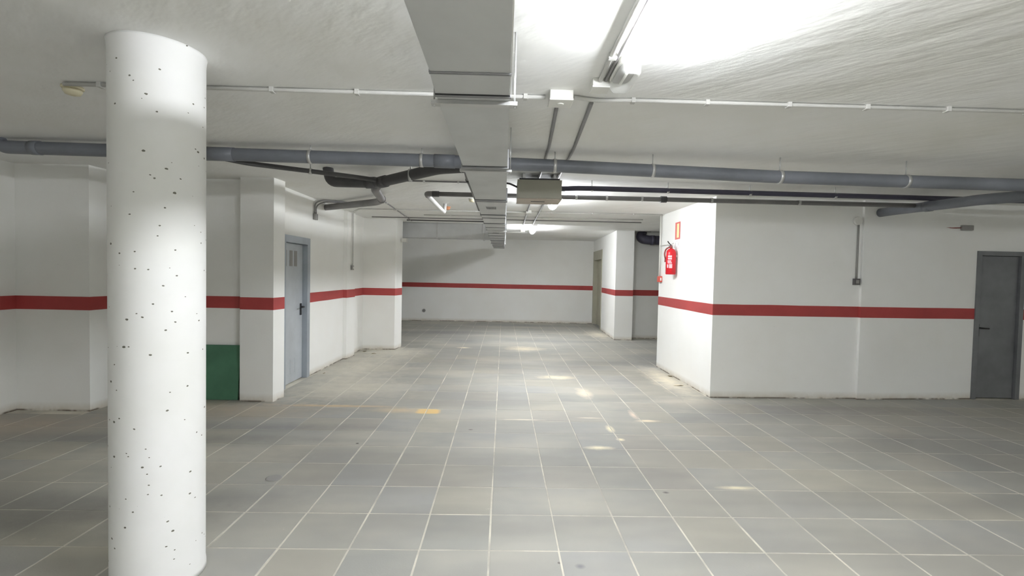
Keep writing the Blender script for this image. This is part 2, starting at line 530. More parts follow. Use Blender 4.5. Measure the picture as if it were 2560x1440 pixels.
# left wall: set-back bay on the left, then the long wall with the grey door
XW = -2.87
DL0, DL1, DH = 6.22, 7.0, 2.0     # left door opening
lw = MB()
lw.prism([(-5.45, YB), (XL, YB), (XL, 5.18), (-4.46, 5.17), (-4.42, 5.80), (-3.12, 5.80), (-3.12, 6.1), (-5.45, 6.1)], -0.1, CEIL + .02)
lw.prism([(-3.12, 5.80), (-2.88, 5.80), (XW, DL0), (-3.12, DL0)], -0.1, CEIL + .02)
lw.prism([(-3.12, DL0), (XW, DL0), (XW, DL1), (-3.12, DL1)], DH, CEIL + .02)
lw.prism([(-3.12, DL0), (-3.0, DL0), (-3.0, DL1), (-3.12, DL1)], -0.1, DH)
lw.prism([(-3.12, DL1), (XW, DL1), (-2.845, 8.45), (-2.785, 8.46), (-2.76, 8.84), (-2.85, 8.85), (-2.83, 9.59), (-2.19, 9.60), (-2.17, 9.66), (-2.13, 9.98), (-6.2, 9.98), (-6.2, 9.4), (-3.12, 9.2)], -0.1, CEIL + .02)
wl = tag(lw.build('wall_left', 'wall'), 'white painted wall with a red stripe and the grey vented door', kind='structure')
st = MB(); stripe(st, [(XL, YB), (XL, 5.18), (-4.46, 5.17), (-4.42, 5.80), (-3.12, 5.80)]); st.build('painted_stripe', 'stripe', wl)
st = MB(); stripe(st, [(XW, DL1 + 0.045), (-2.845, 8.45), (-2.785, 8.46), (-2.76, 8.84), (-2.85, 8.85), (-2.83, 9.59), (-2.19, 9.60), (-2.17, 9.66), (-2.13, 9.98)]); st.build('painted_stripe', 'stripe', wl)
st = MB(); stripe(st, [(-2.88, 5.84), (XW, DL0 - 0.045)]); st.build('painted_stripe', 'stripe', wl)

# near-left rectangular pillar
pl = MB(); pl.prism([(-3.12, 5.655), (-2.72, 5.64), (-2.695, 5.87), (-3.12, 5.87)], 0, CEIL)
p1 = tag(pl.build('square_pillar', 'wall', origin=(-2.92, 5.76, 0)), 'white square pillar with red stripe, between green board and grey door', 'pillar')
st = MB(); stripe(st, [(-3.12, 5.655), (-2.72, 5.64), (-2.695, 5.87)]); so = st.build('painted_stripe', 'stripe', p1)

# far wall
fw = MB(); fw.box((-6.2, YF, -0.1), (XR, YF + 0.2, TOP))
wf = tag(fw.build('wall_far', 'wall'), 'white far end wall with a red stripe', kind='structure')
st = MB(); stripe(st, [(-6.2, YF), (2.95, YF)]); st.build('painted_stripe', 'stripe', wf)
fw = MB(); fw.box((-6.2, 9.98, -0.1), (-6.0, YF, TOP))
tag(fw.build('wall_far_left', 'wall'), 'white side wall of the bay beyond the left block', kind='structure')
# back wall and right side wall (behind / beside the camera)
fw = MB(); fw.box((XL - .2, YB - .2, -0.1), (XR + .2, YB, CEIL + .02))
tag(fw.build('wall_back', 'wall'), 'white wall behind the viewer', kind='structure')
fw = MB(); fw.box((XR, YB, -0.1), (XR + .2, YF + .2, TOP))
tag(fw.build('wall_right_side', 'wall'), 'white side wall far to the right', kind='structure')

# right block with the extinguisher and the dark door
RX0, RX1, RH = 6.47, 7.10, 2.0
rb = MB()
rb.prism([(2.77, 6.165), (4.765, 6.225), (4.768, 6.19), (RX0, 6.32), (RX0, 6.55), (2.7635, 6.55)], -0.1, CEIL + .02)
rb.prism([(RX0, 6.32), (RX1, 6.345), (RX1, 6.55), (RX0, 6.55)], RH, CEIL + .02)
rb.prism([(RX0, 6.45), (RX1, 6.45), (RX1, 6.55), (RX0, 6.55)], -0.1, RH)
rb.prism([(RX1, 6.345), (XR, 6.42), (XR, 6.55), (RX1, 6.55)], -0.1, CEIL + .02)
rb.prism([(2.7635, 6.55), (XR, 6.55), (XR, 8.3), (2.735, 8.25)], -0.1, CEIL + .02)
wr = tag(rb.build('wall_right', 'wall'), 'white block of wall at right with red stripe, extinguisher and dark door', kind='structure')
st = MB(); stripe(st, [(2.735, 8.25), (2.77, 6.165), (4.765, 6.225), (4.768, 6.19), (RX0, 6.32)]); st.build('painted_stripe', 'stripe', wr)
st = MB(); stripe(st, [(RX1 + .04, 6.345), (XR, 6.42)]); st.build('painted_stripe', 'stripe', wr)

# lift wall: local frame along A->B
A = Vector((2.78, 11.65)); B = Vector((2.955, 15.5))
dAB = (B - A).normalized()
nin = Vector((-dAB.y, dAB.x))       # towards the hall (negative x)
def P(u, v): q = A + dAB * u + nin * v; return (q.x, q.y)
U0, U1, LH = 2.05, 3.78, 2.36
LEN = (B - A).length
lf = MB()
lf.prism([P(0, 0), P(U0, 0), P(U0, -.45), P(0, -.44)], -0.1, TOP)
lf.prism([P(U0, 0), P(U1, 0), P(U1, -.25), P(U0, -.25)], LH, TOP)
lf.prism([P(U0, -.25), P(U1, -.25), P(U1, -.45), P(U0, -.45)], -0.1, TOP)
lf.prism([P(U1, 0), P(LEN, 0), P(LEN, -.45), P(U1, -.45)], -0.1, TOP)
lf.prism([(3.22, 12.0), (XR, 12.05), (XR, 12.3), (3.22, 12.3)], -0.1, TOP)
wlf = tag(lf.build('wall_lift', 'wall'), 'white wall with red stripe around the lift and behind the block', kind='structure')
st = MB(); stripe(st, [P(0, 0), P(U0, 0)][::-1]); st.build('painted_stripe', 'stripe', wlf)
st = MB(); stripe(st, [P(0, -.44), P(0, 0)][::-1]); st.build('painted_stripe', 'stripe', wlf)
st = MB(); stripe(st, [(3.22, 12.0), (XR, 12.05)]); st.build('painted_stripe', 'stripe', wlf)

# ------------------------------------------------------------------ floor with individual tiles
fl = MB(); fl.box((-6.2, YB, -0.12), (XR, YF, -0.0014))
floor = tag(fl.build('floor', 'grout'), 'grey concrete paving tile floor with pale mortar joints', kind='structure')

TW = 0.4
def tile_geo(bm, w, d, cx, cy, z, h=0.03, bev=0.002, mi=0):
    vs = []
    for (ox, zz) in ((0, z - h), (0, z - bev), (bev, z)):
        vs.append([bm.verts.new((cx + sx * (w / 2 - ox), cy + sy * (d / 2 - ox), zz)) for sx, sy in ((-1, -1), (1, -1), (1, 1), (-1, 1))])
    for a, b_ in zip(vs, vs[1:]):
        for k in range(4):
            bm.faces.new((a[k], a[(k + 1) % 4], b_[(k + 1) % 4], b_[k]))
    bm.faces.new(vs[-1])
    if mi:
        bm.faces.ensure_lookup_table()
        for f in bm.faces[-9:]: f.material_index = mi

def inside_solid(x, y):
    if x < -3.1 and y > 5.8 and y < 9.98: return True
    if x < -2.9 and 5.8 < y < 9.98: return True
    if x < -2.2 and 9.65 < y < 9.98: return True
    if x < -4.5 and 5.2 < y < 9.98: return True
    if x > 2.8 and 6.35 < y < 8.25: return True
    if x > 3.0 and y > 12.05: return True
    if x < -5.25 and y < 9.98: return True
    return False

def cam_px(x, y, z):
    v = Vector((x, y, z - CAM_Z))
    d = v.dot(fwd)
    if d < 0.3: return None
    return 1280 + FPX * v.dot(cx_) / d, 720 - FPX * v.dot(cy_) / d, d

tiles = []
nx0, nx1 = int((-6.2 + .05) / TW) - 1, int((XR + .05) / TW) + 1
for i in range(nx0, nx1):
    for j in range(-20, 34):
        x = -0.049 + TW * (i + .5)
        y = 2.662 + TW * (j + .5)
        if x < -6.1 or x > XR - .1 or y < YB + .1 or y > YF - .1 or inside_solid(x, y): continue
        p = cam_px(x, y, 0)
        vis = p is not None and -40 < p[0] < 2600 and p[1] < 1480
        if vis and p[1] > 700 and x > 2.8 and y > 6.3: vis = False
        if vis and 275 < p[0] < 505: vis = False
        tiles.append((0 if vis else 1, y if vis else abs(y), x, y))
tiles.sort()
def band(y):
    for q, (a, b_) in enumerate(BANDS):
        if y < b_: return q
    return len(BANDS) - 1
protos = {}
for k in range(4 * len(BANDS)):
    bm = bmesh.new()
    r2 = random.Random(k)
    tile_geo(bm, TW - r2.uniform(.008, .012), TW - r2.uniform(.006, .010), 0, 0, 0)
    me = bpy.data.meshes.new('tile')
    bm.to_mesh(me); bm.free()
    me.materials.append(TILE_MATS[k // 4])
    protos[(k // 4, k % 4)] = me
rest = bmesh.new()
for n, (v, key, x, y) in enumerate(tiles):
    z = rnd.uniform(-0.0004, 0.0010)
    jx, jy = rnd.uniform(-.0012, .0012), rnd.uniform(-.0012, .0012)
    if n < 300:
        o = bpy.data.objects.new('tile', protos[(band(y), rnd.randrange(4))])
        o.location = (x + jx, y + jy, z)
        o.rotation_euler = (rnd.uniform(-.0015, .0015), rnd.uniform(-.0015, .0015), rnd.uniform(-.0025, .0025))
        link(o, floor)
    else:
        tile_geo(rest, TW - .010, TW - .006, x + jx, y + jy, z, 0.02, mi=band(y))
me = bpy.data.meshes.new('tile_field')
rest.to_mesh(me); rest.free()
for tm in TILE_MATS: me.materials.append(tm)
tf = link(bpy.data.objects.new('tile_field', me), floor)
tf['kind'] = 'stuff'
tf['label'] = 'remaining smaller and farther paving tiles'

# ------------------------------------------------------------------ round column
cmb = MB()
R0 = 0.2
prof = [(R0 + .004, 0), (R0 + .003, 0.03), (R0, 0.05), (R0, 0.6), (R0, 1.2), (R0, 1.8), (R0, 2.4), (R0, 2.62), (R0 + .003, 2.65), (R0 + .006, CEIL)]
cmb.lathe(prof, (-1.741, 2.421, 0), 96)
tag(cmb.build('round_column', 'column', origin=(-1.741, 2.421, 0)), 'thick round white concrete column with small dark pits, nearest the viewer', 'column')

# ------------------------------------------------------------------ doors
d1 = tag(empty('door_1', (XW, 6.6, 0)), 'narrow grey metal door with vent slots in the left wall', kind='structure')
f_ = MB()
f_.box((-2.99, DL1 - .05, 0), (XW + .012, DL1 + .045, DH + .045), .003)
f_.box((-2.99, DL0 - .045, 0), (XW + .012, DL0 + .05, DH + .045), .003)
f_.box((-2.99, DL0 + .05, DH - .05), (XW + .012, DL1 - .05, DH + .045), .003)
f_.build('door_frame', 'door_frame', d1)
leaf = MB().box((-2.975, DL0 + .055, .012), (-2.93, DL1 - .055, DH - .056), .002).build('door_leaf', 'door', d1)
def louvre(y0, y1, z0, z1, parent, n=9):
    v = MB()
    for k in range(n):
        z = z0 + (z1 - z0) * (k + .5) / n
        h = (z1 - z0) / n * .3
        v.box((-2.931, y0, z - h), (-2.926, y1, z + h * .2), 0)
    v.box((-2.9305, y0 - .008, z0 - .008), (-2.929, y1 + .008, z1 + .008), 0)
    return v.build('vent_slot', 'plastic_grey', parent)
for y0, y1 in ((6.33, 6.43), (6.53, 6.61), (6.67, 6.75)):
    louvre(y0, y1, 1.64, 1.84, leaf)
for y0, y1 in ((6.42, 6.50), (6.56, 6.64), (6.70, 6.78)):
    o = louvre(y0, y1, .14, .34, leaf)
    o.data.materials[0] = M['door']
hd = MB()
hd.box((-2.93, 6.86, .93), (-2.915, 6.90, 1.10), .006)
hd.tube([(-2.92, 6.88, 1.05), (-2.87, 6.88, 1.05), (-2.865, 6.76, 1.05)], .010, 10, .02)
hd.build('door_handle', 'black', d1)

d2 = tag(empty('door_2', (6.78, 6.33, 0)), 'dark grey metal door at the right edge', kind='structure')
f_ = MB()
f_.box((RX0 - .03, 6.30, 0), (RX0 + .03, 6.44, RH + .03), .003)
f_.box((RX1 - .03, 6.32, 0), (RX1 + .03, 6.44, RH + .03), .003)
f_.box((RX0 + .03, 6.305, RH - .03), (RX1 - .03, 6.44, RH + .03), .003)
f_.build('door_frame', 'door_dark', d2)
leaf2 = MB().box((RX0 + .033, 6.36, .012), (RX1 - .033, 6.40, RH - .034), .002).build('door_leaf', 'door_dark', d2)
hd = MB()
hd.box((6.515, 6.348, .86), (6.555, 6.36, 1.03), .005)
hd.tube([(6.535, 6.355, .98), (6.535, 6.305, .98), (6.64, 6.30, .975)], .010, 10, .02)
hd.build('door_handle', 'black', d2)

# lift entrance
d3 = tag(empty('door_3', (*P((U0 + U1) / 2, 0), 0)), 'olive beige sliding lift door in the far right wall', kind='structure')
def lbox(mb, u0, u1, v0, v1, z0, z1):
    mb.prism([P(u0, v0), P(u1, v0), P(u1, v1), P(u0, v1)], z0, z1)
f_ = MB()
lbox(f_, U0, U0 + .12, -.2, .015, 0, LH); lbox(f_, U1 - .12, U1, -.2, .015, 0, LH)
f_.build('door_frame', 'lift', d3)
f_ = MB(); lbox(f_, U0 + .12, U1 - .12, -.2, .012, 2.08, LH); f_.build('transom_panel', 'lift', d3)
for a, b_, v in ((U0 + .12, (U0 + U1) / 2, -.09), ((U0 + U1) / 2 - .01, U1 - .12, -.12)):
    f_ = MB(); lbox(f_, a, b_, v - .03, v, .01, 2.08); f_.build('door_panel', 'lift', d3)
f_ = MB(); lbox(f_, U0 + .12, U1 - .12, -.2, 0, -.003, .012); f_.build('door_sill', 'duct_edge', d3)

# ------------------------------------------------------------------ green board
g = MB()
g.box((-.42, -.012, 0), (.42, .012, .655), .002, None)
gb = g.build('leaning_board', 'green')
gb.location = (-3.585, 5.70, 0.003)
gb.rotation_euler = (math.radians(-6), 0, 0)
tag(gb, 'green painted board leaning on the wall behind the round column', 'board')

# ------------------------------------------------------------------ luminaires
def luminaire(y0, y1, x=0.70, z=CEIL):
    ob = empty('fluorescent_lamp', (x, (y0 + y1) / 2, z))
    L = (y1 - y0) / 2
    c = MB()
    t = bmesh.new()
    # tray (trapezoid section)
    sec = [(-.05, 0), (.05, 0), (.054, -.03), (.054, -.045), (-.054, -.045), (-.054, -.03)]
    def extr(sec, yy):
        vs0 = [t.verts.new((a, -yy, b_)) for a, b_ in sec]
        vs1 = [t.verts.new((a, yy, b_)) for a, b_ in sec]
        t.faces.new(vs0); t.faces.new(vs1[::-1])
        for k in range(len(sec)):
            t.faces.new((vs0[k], vs0[(k + 1) % len(sec)], vs1[(k + 1) % len(sec)], vs1[k]))
    extr(sec, L)
    bmesh.ops.recalc_face_normals(t, faces=t.faces)
    c.add(t)
    tray = c.build('lamp_tray', 'plastic_grey', ob, origin=(0, 0, 0))
    # rounded diffuser
    d = bmesh.new()
    ns = 12
    rings = []
    for yy, s in ((-L, .55), (-L + .02, .85), (-L + .05, 1), (L - .05, 1), (L - .02, .85), (L, .55)):
        ring = []
        for k in range(ns + 1):
            a = math.pi * k / ns
            ring.append(d.verts.new((math.cos(a) * .066 * (0.6 + .4 * s), yy, -.045 - math.sin(a) * .075 * s)))
        rings.append(ring)
    for a, b_ in zip(rings, rings[1:]):
        for k in range(ns):
            d.faces.new((a[k], a[k + 1], b_[k + 1], b_[k])).smooth = True
        d.faces.new((a[0], b_[0], b_[ns], a[ns]))
    d.faces.new(rings[0]); d.faces.new(rings[-1][::-1])
    c = MB(); c.add(d)
    c.build('lamp_diffuser', 'lamp', ob, origin=(0, 0, 0))
    for yy in (-L * .7, L * .7):
        for sx in (-1, 1):
            MB().box((sx * .054 - .004, yy - .012, -.058), (sx * .054 + .004, yy + .012, -.03), .001).build('clip', 'steel', ob, origin=(0, 0, 0))
    return ob
for x, y, lab in ((.70, 2.16, 'nearest lit fluorescent ceiling lamp, at the top edge beside the duct'),
                  (.70, 7.0, 'lit fluorescent ceiling lamp just behind the beige ceiling box'),
                  (.70, 11.9, 'farthest lit fluorescent ceiling lamp, near the end wall'),
                  (.70, -2.6, 'lit fluorescent ceiling lamp straight behind the viewer'),
                  (4.8, -3.4, 'unseen fluorescent ceiling lamp added behind the viewer to brighten the right wall')):  # extra lamp out of view, added to lift the dim right wall
    tag(luminaire(y - 1.27, y, x, CEIL if y < Y_STEP else CEIL2), lab, 'lamp', 'fluorescent lamps along the aisle')

# emergency lamp next to the first luminaire
em = tag(empty('emergency_lamp', (.605, 2.45, CEIL)), 'small unlit bulkhead lamp with clear cover beside the nearest lamp end', 'lamp')
def oval(name, w, l, z0, z1, mat, taper=.85, par=em):
    bm = bmesh.new()
    rings = []
    for z, s in ((z0, 1), (z1 + (z0 - z1) * .3, 1), (z1, taper)):
        ring = []
        for k in range(32):
            a = 2 * math.pi * k / 32
            ca, sa = math.cos(a), math.sin(a)
            e = 0.45
            ring.append(bm.verts.new((math.copysign(abs(ca) ** e, ca) * w / 2 * s, math.copysign(abs(sa) ** e, sa) * l / 2 * (1 - (1 - s) * .5), z)))
        rings.append(ring)
    for a, b_ in zip(rings, rings[1:]):
        for k in range(32): bm.faces.new((a[k], a[(k + 1) % 32], b_[(k + 1) % 32], b_[k])).smooth = True
    bm.faces.new(rings[0]); bm.faces.new(rings[-1])
    c = MB(); c.add(bm)
    return c.build(name, mat, par, origin=(0, 0, 0))
oval('lamp_base', .12, .29, 0, -.03, 'plastic_white', .97)
oval('reflector_tray', .095, .25, -.0305, -.034, 'plastic_grey', .95)
c = MB(); c.tube([(0, -.09, -.046), (0, .10, -.046)], .007, 12); c.build('lamp_tube', 'plastic_white', em, origin=(0, 0, 0))
MB().box((-.03, -.12, -.05), (.03, -.095, -.034), .002).build('tube_holder', 'white_print', em, origin=(0, 0, 0))
oval('lamp_cover', .115, .28, -.031, -.085, 'clear', .8)

# ------------------------------------------------------------------ conduits and boxes on the ceiling
def conduit(name, pts, r, mat, label, clips=(), bend=.05, clip_mat='conduit', group=None):
    mid = Vector(pts[0])
    ob = empty(name, mid)
    MB().tube(pts, r, 10, bend).build('conduit_tube', mat, ob)
    for (p, ax) in clips:
        p = Vector(p)
        c = MB()
        if ax == 'x':
            c.box((p.x - .012, p.y - r - .004, p.z - r - .004), (p.x + .012, p.y + r + .012, CEIL if p.y < Y_STEP else CEIL2), .002)
        elif ax == 'y':
            c.box((p.x - r - .004, p.y - .012, p.z - r - .004), (p.x + r + .012, p.y + .012, CEIL if p.y < Y_STEP else CEIL2), .002)
        else:
            c.box((p.x - r - .003, p.y - r - .003, p.z - .01), (p.x + r + .003, p.y + r + .003, p.z + .01), .002)
        c.build('clip', clip_mat, ob)
    return tag(ob, label, 'conduit', group)

CZ = CEIL - .014
xs = [-2.39, -1.89, -1.39, -.89, -.4, .11, 1.21, 1.71, 2.19, 2.69, 3.19, 3.7]
conduit('ceiling_conduit', [(-2.60, 2.85, CZ), (.23, 2.85, CZ)], .0115, 'conduit', 'pale conduit across the near ceiling, left of the white junction box',
        [((x, 2.85, CZ), 'x') for x in xs[:6]])
conduit('ceiling_conduit', [(.40, 2.84, CZ), (.55, 2.885, CZ), (.72, 2.86, CZ), (6.0, 2.875, CZ)], .0115, 'conduit', 'pale conduit across the near ceiling, right of the white junction box',
        [((x, 2.862, CZ), 'x') for x in xs[6:]] + [((.76, 2.862, CZ), 'x')], .1)
def jbox(name, x0, x1, y0, y1, z0, z1, mat, label, knob=None):
    ob = empty(name, ((x0 + x1) / 2, (y0 + y1) / 2, z0))
    MB().box((x0, y0, z0 + .012), (x1, y1, z1), .004).build('box_body', mat, ob)
    MB().box((x0 - .002, y0 - .002, z0), (x1 + .002, y1 + .002, z0 + .012), .004).build('box_lid', mat, ob)
    if knob:
        MB().lathe([(.02, 0), (.02, -.003), (.015, -.005)], ((x0 + x1) / 2, (y0 + y1) / 2, z0), 20).build('knockout', knob, ob)
    return tag(ob, label, 'junction box')
jbox('junction_box', .25, .385, 2.76, 2.89, 2.60, CEIL, 'plastic_white', 'white square junction box on the near ceiling right of the duct', 'plastic_white')
jbox('junction_box', .465, .56, 2.585, 2.68, 2.61, CEIL, 'plastic_white', 'small white junction box beside the unlit bulkhead lamp')
conduit('lamp_conduit', [(.505, 2.59, CZ), (.50, 2.2, CZ), (.50, -1.0, CZ)], .012, 'conduit', 'left of the two pale conduits running beside the nearest lamp',
        [((.502, 2.3, CZ), 'y'), ((.50, 1.6, CZ), 'y')])
conduit('lamp_conduit', [(.535, 2.59, CZ), (.532, 2.2, CZ), (.532, -1.0, CZ)], .008, 'conduit_grey', 'thin grey conduit on the lamp side of the pair beside the nearest lamp')
conduit('ceiling_conduit', [(.31, 2.89, CEIL - .013), (.36, 4.0, CEIL - .013), (.40, 10.1, CEIL - .013)], .0125, 'conduit_grey', 'left of two grey conduits, drawn wider and darker for their shadow, running lengthwise under the main pipe',  # conduit widened and darkened so that it takes in its soft shadow
        [((.372, 4.55, CEIL - .01), 'y'), ((.38, 6.5, CEIL - .01), 'y'), ((.39, 8.4, CEIL - .01), 'y')])
conduit('ceiling_conduit', [(.52, 2.92, CEIL - .013), (.57, 4.0, CEIL - .013), (.60, 10.1, CEIL - .013)], .0125, 'conduit_grey', 'right of two grey conduits, drawn wider and darker for their shadow, running lengthwise under the main pipe',  # same here: the shadow is part of its width and colour
        [((.575, 4.55, CEIL - .01), 'y'), ((.585, 6.5, CEIL - .01), 'y'), ((.595, 8.4, CEIL - .01), 'y')])
conduit('ceiling_conduit', [(-1.15, 5.58, CEIL - .01), (-.05, 5.58, CEIL - .01)], .009, 'conduit_grey', 'short grey conduit left of the duct above the grey pipe bend',
        [((-.95, 5.58, CEIL - .01), 'x'), ((-.55, 5.58, CEIL - .01), 'x')])
conduit('ceiling_conduit', [(-2.745, 8.66, 1.68), (-2.745, 8.66, CEIL - .012), (-2.5, 8.2, CEIL - .012), (2.70, 8.05, CEIL - .012)], .010, 'conduit', 'pale conduit crossing the ceiling to the switch on the left pilaster',
        [((x, 8.2 - .15 * (x + 2.5) / 5.2, CEIL - .012), 'x') for x in (-1.9, -1.1, -.5, .8, 1.5, 2.2)], .06)
conduit('ceiling_conduit', [(-1.5, 8.85, CEIL - .01), (2.6, 8.85, CEIL - .01)], .009, 'conduit', 'pale conduit crossing the ceiling just past the second lamp',
        [((x, 8.85, CEIL - .01), 'x') for x in (-1.0, .7, 1.4, 2.1)])
conduit('ceiling_conduit', [(-1.82, 6.9, CEIL - .01), (-1.93, 9.9, CEIL - .01)], .009, 'conduit_grey', 'grey conduit running lengthwise left of the white pipe leg',
        [((-1.84, 7.4, CEIL - .01), 'y'), ((-1.87, 8.2, CEIL - .01), 'y'), ((-1.9, 9.1, CEIL - .01), 'y')])
conduit('ceiling_conduit', [(-2.6, 9.35, CEIL - .01), (0, 9.35, CEIL - .01), (2.7, 9.3, CEIL - .01)], .009, 'conduit_grey', 'grey conduit crossing the ceiling before the far duct branch')
jbox('junction_box', .36, .45, 7.95, 8.08, 2.61, CEIL, 'plastic_white', 'white junction box on the ceiling behind the beige ceiling box')
jbox('junction_box', .42, .52, 11.95, 12.1, 2.66, CEIL2, 'plastic_cream', 'cream junction box beside the farthest lamp')
conduit('ceiling_conduit', [(0.0, 12.6, CEIL2 - .02), (.62, 12.6, CEIL2 - .02)], .012, 'conduit', 'pale conduit between duct end and farthest lamp')

# smoke detectors
def detector(x, y, z, r, mat, label, base='plastic_white'):
    ob = empty('smoke_detector', (x, y, z))
    MB().lathe([(r * 1.1, 0), (r * 1.1, -.012), (r, -.015)], (x, y, z), 28).build('detector_base', base, ob)
    MB().lathe([(r * .9, -.014), (r * .95, -.028), (r * .75, -.045), (r * .3, -.052)], (x, y, z), 28).build('detector_head', mat, ob)
    return tag(ob, label, 'smoke detector', 'smoke detectors')
detector(-2.62, 2.93, CEIL, .05, 'plastic_cream', 'cream round smoke detector on the ceiling left of the round column', 'plastic_cream')
detector(-.47, 6.85, CEIL, .05, 'plastic_cream', 'cream round smoke detector close to the left side of the duct')
detector(-.93, 7.75, CEIL, .045, 'plastic_orange', 'orange smoke detector at the end of the white pipe leg', 'plastic_orange')

# ------------------------------------------------------------------ main ventilation duct
duct = tag(empty('air_duct', (-.15, 6, 2.33)), 'long grey sheet-metal ventilation duct running down the middle of the ceiling', 'duct')
ZB, ZT = 2.35, 2.472
DX0, DX1 = -.295, .012
def dsec(y0, y1, x0a=DX0, x0b=DX0, x1=DX1, zb=ZB, zt=ZT):
    bm = bmesh.new()
    sec0 = [(x0a, y0, zb), (x1, y0, zb), (x1, y0, zt), (x0a, y0, zt)]
    sec1 = [(x0b, y1, zb), (x1, y1, zb), (x1, y1, zt), (x0b, y1, zt)]
    a = [bm.verts.new(v) for v in sec0]; b_ = [bm.verts.new(v) for v in sec1]
    for k in range(4): bm.faces.new((a[k], a[(k + 1) % 4], b_[(k + 1) % 4], b_[k]))
    bm.faces.new(a); bm.faces.new(b_[::-1])
    bmesh.ops.recalc_face_normals(bm, faces=bm.faces)
    c = MB(); c.add(bm)
    return c.build('duct_section', 'duct', duct)
ys = [-4.0, -1.0, .4, 1.83, 2.08, 3.42, 4.94, 6.17, 7.22, 8.46, 9.56, 10.85, 11.87, 13.0, 14.2]
for a, b_ in zip(ys, ys[1:]):
    t = .004 if ys.index(a) % 2 else 0
    if a == 1.83: dsec(a + .004, b_ - .004, DX0 - .002, DX0 - .012)
    else: dsec(a + .004, b_ - .004, DX0 - (.01 if a > 2 else 0), DX0 - (.01 if a > 2 else 0))
def flange(y, w=.022, d=.012):
    c = MB()
    x0 = DX0 - (.01 if y > 2 else 0)
    c.box((x0 - d, y - w, ZB - d), (DX1 + d, y - .002, ZB - .0005), 0)
    c.box((x0 - d, y + .002, ZB - d), (DX1 + d, y + w, ZB - .0005), 0)
    c.box((x0 - d, y - w, ZB - .0005), (x0, y + w, ZT), 0)
    c.box((DX1, y - w, ZB - .0005), (DX1 + d, y + w, ZT), 0)
    c.box((x0 - d, y - w, ZT), (DX1 + d, y + w, ZT + .004), 0)
    fo = c.build('duct_flange', 'duct_edge', duct)
    if d > .005:
        MB().box((x0 - .002, y - w - .007, ZB - .0035), (DX1 + .002, y - w - .0005, ZB - .0003), 0).build('flange_shade', 'black', fo)  # black strip that paints the shadow line in front of the flange
for y in (-1.0, .4, 3.42, 4.94, 6.17, 7.22, 8.46, 9.56, 10.85, 11.87, 13.0): flange(y)
flange(1.83, .010, .004)
flange(2.06, .010, .006)
flange(4.99, .012, .014)
for y in (6.53, 7.86, 9.0, 10.2, 11.3, 12.4, 13.6): flange(y, .010, .006)
flange(14.19, .012, .006)
# hanger rails: a profile under the duct carried by two threaded rods
for y in (2.13, 3.50, 8.40, 11.9):
    ob = MB()
    x0, x1 = DX0 - .04, DX1 + .035
    ob.box((x0, y - .02, ZB - .018), (x1, y + .02, ZB - .014), 0)
    ob.box((x0, y - .02, ZB - .014), (x1, y - .017, ZB - .001), 0)
    ob.box((x0, y + .017, ZB - .014), (x1, y + .02, ZB - .001), 0)
    h = ob.build('hanger_rail', 'steel', duct)
    for x in (x0 + .012, x1 - .012):
        MB().tube([(x, y, ZB - .025), (x, y, (CEIL if y < Y_STEP else CEIL2))], .004, 8).build('threaded_rod', 'steel', h)
gr = MB().box((-.215, 5.42, ZB - .006), (-.10, 5.60, ZB - .0005), .001).build('vent_grille', 'duct', duct)
for k in range(8):
    x = -.208 + k * .0140
    MB().box((x, 5.435, ZB - .008), (x + .0085, 5.585, ZB - .006), 0).build('grille_slot', 'black', gr)
gr = MB().box((-.215, 8.9, ZB - .006), (-.10, 8.98, ZB - .0005), .001).build('vent_grille', 'plastic_dark', duct)
# white corner trim on the right side, its lamp-lit brightness put into the colour
c = MB(); c.box((DX1 + .0005, -1, ZB + .001), (DX1 + .004, 2.04, ZB + .010), 0)
c.build('lit_edge_trim', 'plastic_white', duct)

# branch duct crossing to the left at the back
bd = tag(empty('branch_duct', (-1.5, 10.5, 2.33)), 'grey sheet-metal branch duct crossing left behind the white wall block', 'duct')
bx = [-4.0, -2.35, -1.45, -.45, -.312]
for a, b_ in zip(bx, bx[1:]):
    MB().box((a + .004, 10.28, 2.335), (b_ - .004, 10.62, 2.665), 0).build('duct_section', 'duct', bd)
for x in bx[1:-1]:
    MB().box((x - .018, 10.262, 2.318), (x + .018, 10.638, 2.683), .002).build('duct_flange', 'steel', bd)
brk = tag(MB().box((-2.128, 9.84, 2.20), (-2.02, 9.95, 2.28), .004).build('wall_bracket', 'plastic_white', origin=(-2.07, 9.9, 2.24)), 'small white box on the corner of the left block below the branch duct', 'box')
conduit('ceiling_conduit', [(-2.0, 9.75, CEIL - .012), (-.32, 9.75, CEIL - .012)], .013, 'plastic_dark', 'dark cable running in front of the branch duct top')

# ------------------------------------------------------------------ pipes
def clamp(parent, x, y, z, r, rod=True, ax='x', zt=None):
    zt = zt or (CEIL if y < Y_STEP else CEIL2)
    c = MB()
    if ax == 'x': c.lathe([(r + .001, -.014), (r + .004, -.014), (r + .004, .014), (r + .001, .014)], (x, y, z), 28, 'x')
    else: c.lathe([(r + .001, -.014), (r + .004, -.014), (r + .004, .014), (r + .001, .014)], (x, y, z), 28, 'y')
    k = c.build('pipe_clamp', 'steel', parent)
    if rod:
        MB().tube([(x, y, z + r), (x, y, zt)], .005, 8).build('threaded_rod', 'steel', k)

def coupling(parent, a, b_, r, mat):
    MB().tube([a, b_], r, 24).build('coupling', mat, parent)

